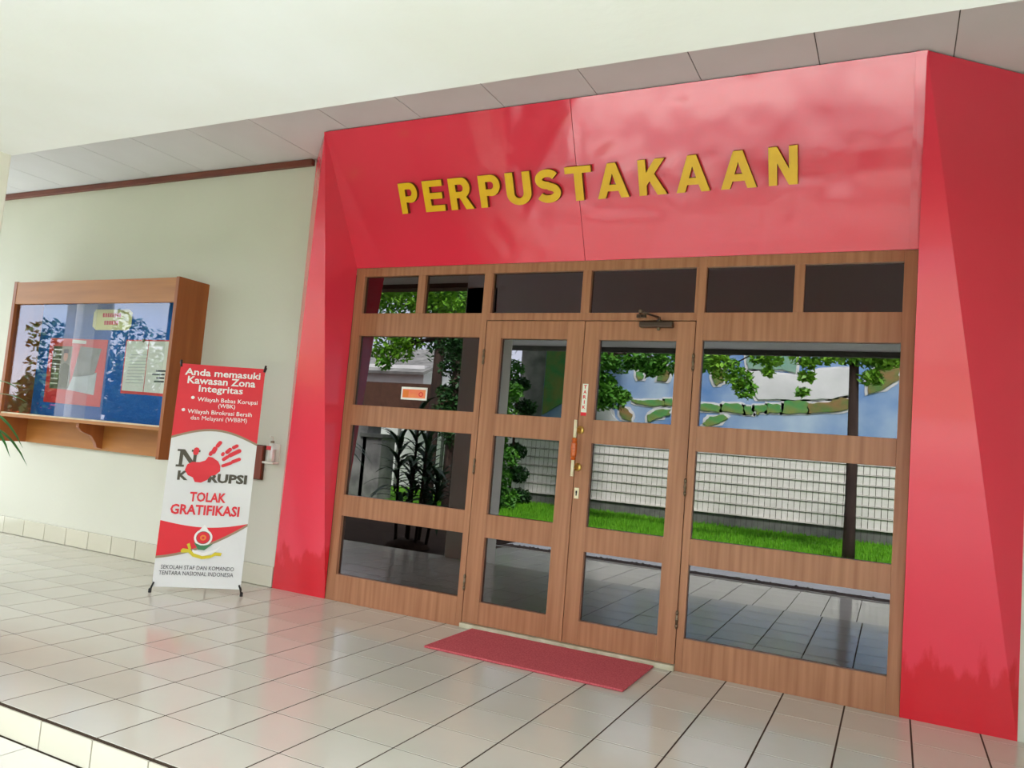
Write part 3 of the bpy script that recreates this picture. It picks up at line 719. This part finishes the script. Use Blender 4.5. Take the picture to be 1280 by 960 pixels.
for q, (sx, sy, hh) in enumerate(((0, 0, 4.6), (.5, .2, 3.8), (-.45, .2, 3.6), (.25, -.4, 2.9), (-.3, -.35, 2.4), (.8, -.1, 2.2))):
    tube('stem', [(QX + sx, QY + sy, -.2), (QX + sx * 1.2, QY + sy * 1.2, hh * .5), (QX + sx * 1.4, QY + sy * 1.4, hh)], [.07, .06, .04], 'bark', PG, 8)
    for k in range(30):
        w_ = k / 29; o = link('leaf', LM[k % 3], 'palm_dark', PG, (QX + sx * 1.35, QY + sy * 1.35, hh * (.42 + .60 * w_)))
        o.rotation_euler = (0, -1.0 * w_ + rl.uniform(-.2, .2), k * 2.4 + sx * 9)

# ================================================================== GARDEN BEHIND THE CAMERA (seen in the glass)
GZ = -.5
tag(box('lawn_ground', -90, 60, -60, -8.3, -1.2, GZ, 'grass'), kind='structure')
tag(box('gravel_strip', -8, 60, -16.8, -15.18, -1.0, GZ + .02, 'gravel'), kind='structure')
tag(box('planting_bed', -48, -8, -27.4, -8.3, -1.0, GZ + .04, 'soil'), kind='structure')
tag(box('driveway', -8, 60, -27.4, -16.8, -1.0, GZ + .01, 'drive'), kind='structure')
bm = bmesh.new(); rg = random.Random(5)
for k in range(700):
    x, y, s_ = rg.uniform(-7.8, 14), rg.uniform(-16.7, -15.3), rg.uniform(.04, .13); z = GZ + .02
    vv = [bm.verts.new((x + s_ * math.cos(a), y + s_ * math.sin(a) * .8, z)) for a in (0, 1.3, 2.5, 3.8, 5)] ; tp = bm.verts.new((x, y, z + s_ * .6))
    for q in range(5): bm.faces.new((vv[q], vv[(q + 1) % 5], tp))
me = bpy.data.meshes.new('pebbles'); bm.to_mesh(me); bm.free()
tag(link('pebbles', me, 'stone_grey'), 'loose grey pebbles in the strip along the terrace edge', 'pebbles', kind='stuff')
bm = bmesh.new()
for k in range(17000):
    x, y = rg.uniform(-21, 14 if k < 13000 else -8.2), rg.uniform(-41.2, -27.5); h_ = rg.uniform(.12, .34); a = rg.uniform(0, 6.28); w_ = .04
    dx, dy = math.cos(a) * w_, math.sin(a) * w_
    bm.faces.new([bm.verts.new((x - dx, y - dy, GZ)), bm.verts.new((x + dx, y + dy, GZ)), bm.verts.new((x + rg.uniform(-.08, .08), y + rg.uniform(-.08, .08), GZ + h_))])
me = bpy.data.meshes.new('grass'); bm.to_mesh(me); bm.free()
tag(link('grass', me, 'blade'), 'short bright green grass of the lawn below the tiled wall', 'grass', kind='stuff')
# tiled retaining wall with ledges, map relief above
WY = -41.5
gw = tag(box('garden_wall', -20, 24, WY - .8, WY, -1, 13.2, 'concrete'), kind='structure')
zs = [.41, 1.16, 1.89, 2.57, 3.25, 3.93, 4.59, 5.25, 5.92]
box('kerb_course', -20, 24, WY, WY + .04, GZ, .34, 'grout', gw)
boxes('kerb_tile_course', [(-20 + i * .385 + .012, -20 + (i + 1) * .385 - .012, WY + .03, WY + .07, GZ, .33) for i in range(0, 86)], 'kerb', gw)['kind'] = 'stuff'  # dark tile colour stands in for the shade under the ledge
box('kerb_ledge', -20, 24, WY, WY + .24, .34, .42, 'ledge', gw)
for a, b in zip(zs[:-1], zs[1:]):
    box('course_bed', -20, 24, WY, WY + .05, a, b, 'grout', gw)
    boxes('tile_course', [(-20 + i * .385 + .018, -20 + (i + 1) * .385 - .018, WY + .04, WY + .09, a + .015, b - .09) for i in range(0, 86)], 'wall_tile', gw)['kind'] = 'stuff'
    box('course_ledge', -20, 24, WY + .03, WY + .17, b - .06, b, 'ledge', gw)
MP = tag(box('relief_map', -17.8, 24, WY, WY + .10, 5.95, 13.0, 'sea'), 'large painted relief map in blue and green on the garden wall', 'mural')
def z1(x, y): return (860 + x / 4.741, 420 + y / 4.741)
def z2(x, y): return (720 + x / 8.0, 420 + y / 8.0)
isl = []
def island(pts, m, cv, shore=True, n=0):
    P = [mirY(*cv(*p), 41.4) for p in pts]; rr2 = random.Random(len(isl) + 21); out = []
    for i in range(len(P)):
        a, b = P[i], P[(i + 1) % len(P)]
        for k in range(4):
            q = a.lerp(b, k / 4); out.append((q.x + rr2.uniform(-.07, .07), q.z + rr2.uniform(-.05, .05)))
    cx_ = sum(p[0] for p in out) / len(out); cz_ = sum(p[1] for p in out) / len(out)
    lo, hi = 6.0, 12.9
    if shore:
        so = [(cx_ + (p[0] - cx_) * 1.0 + .22 * (1 if p[0] > cx_ else -1), max(lo, min(hi, cz_ + (p[1] - cz_) + .14 * (1 if p[1] > cz_ else -1)))) for p in out]
        onto('shoal', curve_mesh([so], .02), lambda u, v, h: Vector((u, WY + .12 + h, v)), 'shore', MP)
    out = [(p[0], max(lo, min(hi, p[1]))) for p in out]
    isl.append(onto('island', curve_mesh([out], .05, .02), lambda u, v, h: Vector((u, WY + .16 + h, v)), m, MP))
for pts, m in (([(65, 405), (130, 400), (185, 412), (185, 448), (120, 445), (68, 432)], 'land'), ([(205, 402), (290, 398), (322, 420), (322, 460), (270, 455), (205, 440)], 'land'),
               ([(332, 417), (375, 415), (382, 462), (340, 464)], 'land'), ([(390, 418), (465, 410), (462, 440), (410, 465), (400, 440)], 'land'),
               ([(475, 402), (550, 408), (548, 450), (468, 456)], 'land'), ([(566, 388), (640, 382), (706, 392), (706, 458), (566, 456)], 'land'),
               ([(712, 402), (830, 392), (900, 368), (985, 372), (985, 420), (900, 440), (720, 455)], 'land_brown'), ([(92, 515), (130, 480), (210, 470), (236, 488), (180, 515), (110, 541)], 'land'),
               ([(145, 200), (205, 195), (205, 270), (165, 290), (140, 240)], 'land_brown'),
               ([(350, 215), (440, 205), (640, 240), (760, 200), (985, 190), (990, 340), (850, 372), (640, 378), (420, 372), (370, 330)], 'land_pale'),
               ([(350, 110), (640, 110), (640, 215), (540, 195), (420, 200), (355, 190)], 'land_teal'), ([(1070, 250), (1130, 190), (1250, 150), (1250, 250), (1130, 330), (1070, 340)], 'land_brown')):
    island(pts, m, z1)
for pts, m in (([(600, 360), (660, 350), (668, 420), (620, 442)], 'land'), ([(815, 300), (900, 290), (935, 400), (890, 450), (810, 440)], 'land_brown'),
               ([(550, 640), (640, 650), (780, 635), (880, 645), (875, 695), (720, 700), (600, 670)], 'land'), ([(892, 635), (960, 630), (960, 695), (892, 690)], 'land'),
               ([(432, 705), (500, 720), (552, 790), (545, 850), (470, 820), (430, 760)], 'land_brown'), ([(710, 790), (800, 740), (940, 735), (930, 790), (820, 815), (740, 852), (708, 840)], 'land'),
               ([(205, 700), (330, 740), (415, 850), (190, 850)], 'land_pale')):
    island(pts, m, z2)
isl_x = [(-17.7, 6.6), (-15.4, 8.0), (-14.6, 12.8), (-17.7, 12.8)]
isl.append(onto('island', curve_mesh([isl_x], .05, .02), lambda u, v, h: Vector((u, WY + .16 + h, v)), 'land', MP))

# ---- trees: trunk with branches and a crown of single leaves
def crown_mesh(clusters, n, size, rnd):
    bm = bmesh.new()
    tot = sum(c[3] ** 1.2 for c in clusters)
    for (cx, cy, cz, rad) in clusters:
        for _ in range(max(12, int(n * rad ** 1.2 / tot))):
            while True:
                p = Vector((rnd.uniform(-1, 1), rnd.uniform(-1, 1), rnd.uniform(-1, 1)))
                if .25 < p.length < 1: break
            c = Vector((cx, cy, cz)) + Vector((p.x * rad, p.y * rad, p.z * rad * .75))
            a = Vector((rnd.uniform(-1, 1), rnd.uniform(-1, 1), rnd.uniform(-.9, .3))).normalized(); b = a.cross(Vector((rnd.uniform(-1, 1), rnd.uniform(-1, 1), 1))).normalized()
            s_ = size * rnd.uniform(.7, 1.3)
            bm.faces.new([bm.verts.new(c - a * s_), bm.verts.new(c + b * s_ * .45), bm.verts.new(c + a * s_), bm.verts.new(c - b * s_ * .45)])
    me = bpy.data.meshes.new('crown'); bm.to_mesh(me); bm.free(); return me
def tree(name, label, x, y, trunk_h, rad, clusters, n, size, m, seed, bend=(0, 0)):
    rnd = random.Random(seed)
    t_ = empty(name, (x, y, GZ), label, 'tree', 'garden trees facing the porch')
    pts = [(x + bend[0] * q * q, y + bend[1] * q * q, GZ - .05 + (trunk_h - GZ) * q) for q in (0, .25, .5, .75, 1)]
    tube('trunk', pts, [rad * 1.15, rad, rad * .95, rad * .85, rad * .7], 'bark', t_, 12)
    for (cx, cy, cz, r_) in clusters[:9]:
        a = Vector(pts[-1]) - Vector((0, 0, rnd.uniform(0, 2.0))); c = Vector((cx, cy, cz))
        tube('branch', [a, a.lerp(c, .5) + Vector((0, 0, .3)), c], [rad * .4, rad * .25, rad * .1], 'bark', t_, 7)
    cm = link('crown', crown_mesh(clusters, n, size, rnd), m, t_); cm['kind'] = 'stuff'
    return t_
rt = random.Random(17)
for k, (x, y, hgt, rad, w_) in enumerate(((-24, -12, 3.5, 1.3, 'rounded'), (-28, -14.5, 5, 1.5, 'loose'), (-31.5, -11.5, 4, 1.3, 'squat'), (-35, -22, 7, 1.9, 'tall'), (-40.5, -22.5, 8, 2.1, 'tallest'), (-46.5, -22, 7.5, 2.0, 'broad'), (-29.5, -21, 6.5, 1.8, 'pointed'), (-51, -16, 7, 1.9, 'outermost'))):
    e = empty('hedge_bush', (x, y, GZ), w_ + ' dark hedge bush in the planting bed by the porch', 'bush', 'hedge bushes in the bed')
    tube('stem', [(x, y, GZ), (x, y, hgt)], .12, 'bark', e, 6)
    link('foliage', crown_mesh([(x + rt.uniform(-.5, .5), y + rt.uniform(-.5, .5), GZ + rad * .7 + q * (hgt - GZ) / 4, rad) for q in range(5)], 1500, .26, random.Random(90 + k)), 'leaf_dark', e)['kind'] = 'stuff'
def pc_(lst, Y): return [(*mirY(px, py, Y), rad) for px, py, rad in lst]
A_cl = [(5.5 + rt.uniform(-4, 4), -27 + rt.uniform(-2.5, 2.5), rt.uniform(12.5, 14.5), rt.uniform(1.2, 1.8)) for _ in range(7)]
A_cl += pc_([(892, 448, .9), (905, 460, .9), (922, 472, .8), (932, 487, .65), (950, 446, .6), (965, 450, .55), (1002, 445, .7), (1008, 470, .45), (1003, 490, .35), (1030, 446, .6), (1060, 444, .7), (1084, 445, .8), (1105, 450, .8), (1120, 446, .8), (1090, 472, .6), (1010, 455, .4), (960, 465, .35)], 28)
tree('slender_tree', 'slender dark-trunked tree with hanging leaf sprays before the painted map', 5.69, -28.3, 12.5, .27, A_cl, 6500, .20, 'leaf_lime', 31, (-.25, 0))
B_cl = pc_([(756, 452, .9), (775, 455, .8), (795, 450, .8), (815, 455, 1.0), (835, 452, 1.0), (870, 448, .9), (882, 452, .8), (815, 462, .55), (752, 478, .9), (758, 490, 1.0), (768, 500, .8), (748, 500, .9), (778, 495, .5), (742, 470, .7)], 30) + [(-9.5 + rt.uniform(-3, 3), -31 + rt.uniform(-2.5, 2.5), rt.uniform(11.5, 12.5), rt.uniform(1.0, 1.5)) for _ in range(4)]
tree('spreading_tree', 'leafy spreading tree overhanging the lawn beside the painted map', -9.6, -30.5, 11.5, .34, B_cl, 6000, .20, 'leaf', 32)
C_cl = [(-23.5 + rt.uniform(-3, 3), -35 + rt.uniform(-3, 3), rt.uniform(11, 19), rt.uniform(2, 3.2)) for _ in range(22)]
tree('dense_tree', 'dense dark tree shading the bare concrete end of the garden wall', -21.5, -34, 11, .45, C_cl, 6000, .26, 'leaf_dark', 33)
C2 = [(-13.2 + rt.uniform(-4.2, 4.2), -34 + rt.uniform(-4.5, 4), rt.uniform(13.8, 17), rt.uniform(1.5, 2.2)) for _ in range(24)]
tree('shading_tree', 'tall dark-crowned tree added to shade the lawn and garden wall', -15.5, -30, 14, .30, C2, 7500, .32, 'leaf_dark', 36)  # added for its shade, crown held above the reflected view
D_cl = pc_([(480, 425, .9), (495, 430, .9), (510, 425, .9), (500, 440, .8), (485, 445, .7), (478, 455, .5), (470, 440, .6), (500, 380, 1.6), (520, 375, 1.4), (545, 380, 1.6), (560, 370, 1.6), (480, 375, 1.4), (575, 385, 1.4)], 24) + [(-19 + rt.uniform(-3, 3), -23 + rt.uniform(-2, 2), rt.uniform(12, 15), rt.uniform(1.4, 2)) for _ in range(8)]
tree('bright_tree', 'bright green tree with a straight brown trunk beside the far white house', mirY(545, 470, 25).x, -25, 12, .36, D_cl, 5200, .2, 'leaf_lime', 34)
E_cl = pc_([(562, 430, 1.0), (570, 445, .9), (560, 460, .7), (572, 480, .6), (565, 500, .8), (558, 515, 1.0), (570, 425, .9), (555, 490, .6), (574, 510, .9), (560, 530, 1.0), (570, 545, 1.0)], 22)
tree('shrubby_tree', 'dark fine-leaved small tree beside the white column', mirY(566, 500, 22).x, -22, 7.5, .2, E_cl, 2600, .16, 'leaf_dark', 35)
# hedge and shrubs left of the wall
for k, (px, py, Y, rad) in enumerate(((628, 500, 33, 1.5), (646, 490, 38.4, 1.2), (637, 470, 36.5, 1.3))):
    p = mirY(px, py, Y); e = empty('garden_shrub', (p.x, p.y, GZ), ('broad', 'upright', 'tall', 'low')[k] + ' dark green shrub by the end of the concrete wall', 'shrub', 'shrubs at the wall end')
    cl = [(p.x + rt.uniform(-.6, .6), p.y + rt.uniform(-.6, .6), z, rad * .75) for z in [GZ + .6 + q * (p.z - GZ) / 5 for q in range(6)]]
    tube('stem', [(p.x, p.y, GZ), (p.x, p.y, p.z)], .1, 'bark', e, 6)
    link('foliage', crown_mesh(cl, 2600, .2, random.Random(50 + k)), 'leaf_dark' if k % 2 else 'leaf', e)['kind'] = 'stuff'
# orange blossom bushes by the driveway
for k, (x, y, s_, w_) in enumerate(((-37.0, -15.9, 2.0, 'wide'), (-43.0, -16.2, 1.3, 'narrow'))):
    e = empty('flower_bush', (x, y, GZ), w_ + ' bush of orange blossoms beside the driveway', 'flowers', 'orange flower bushes')
    tube('stem', [(x, y, GZ), (x, y, 3.2)], .12, 'bark', e, 7)
    link('foliage', crown_mesh([(x + dx, y, GZ + 1.2 + dz, s_ * .8) for dx in (-1, 1) for dz in (0, 1.2)], 1600, .2, random.Random(70 + k)), 'leaf', e)['kind'] = 'stuff'
    link('blossoms', crown_mesh([(x + dx, y, 3.5, s_ * .7) for dx in (-1.2, 0, 1.2)], 1500, .16, random.Random(80 + k)), 'flower', e)['kind'] = 'stuff'
# far house, white fence and gate pillars left
hx0, hx1 = mirY(455, 470, 52).x, mirY(522, 470, 52).x
HB = empty('white_house', ((hx0 + hx1) / 2, -54, GZ), 'white house with a shallow roof and brown eaves beyond the fence', 'house')
box('wall', hx0 - 10, hx1, -60, -53, GZ, 11.5, 'white_paint', HB)
slab('roof', [(hx0 - 11, -52, 10.4), (hx1 + .6, -52, 10.4), (hx1 + .6, -61, 14), (hx0 - 11, -61, 14)], .3, 'concrete', HB, (0, 0, 1))
box('carport_roof', hx0 - 9, hx1 + 6, -53, -45, 6.6, 8.9, 'roof_brown', HB)
fx0, fx1 = -60, -21
FN = empty('white_fence', (-40, -43, GZ), 'white rendered boundary wall left of the concrete wall', 'fence')
box('fence_wall', fx0, fx1, -43.3, -43, GZ, 5.6, 'white_paint', FN)
for k in range(9): box('fence_pier', fx0 + k * 4.6, fx0 + k * 4.6 + .25, -43, -42.85, GZ, 5.7, 'kerb', FN)
for k, (px, ph_) in enumerate(((447, 5.0), (466, 4.0))):
    p = mirY(px, 620, 30); gp = empty('gate_pillar', (p.x, p.y, GZ), ('taller', 'shorter')[k] + ' grey capped gate pillar before the white fence', 'pillar')
    box('shaft', p.x - .8, p.x + .8, p.y - .8, p.y + .8, GZ, ph_ - .3, 'concrete', gp); box('cap', p.x - 1, p.x + 1, p.y - 1, p.y + 1, ph_ - .3, ph_, 'kerb', gp, bevel=.05)
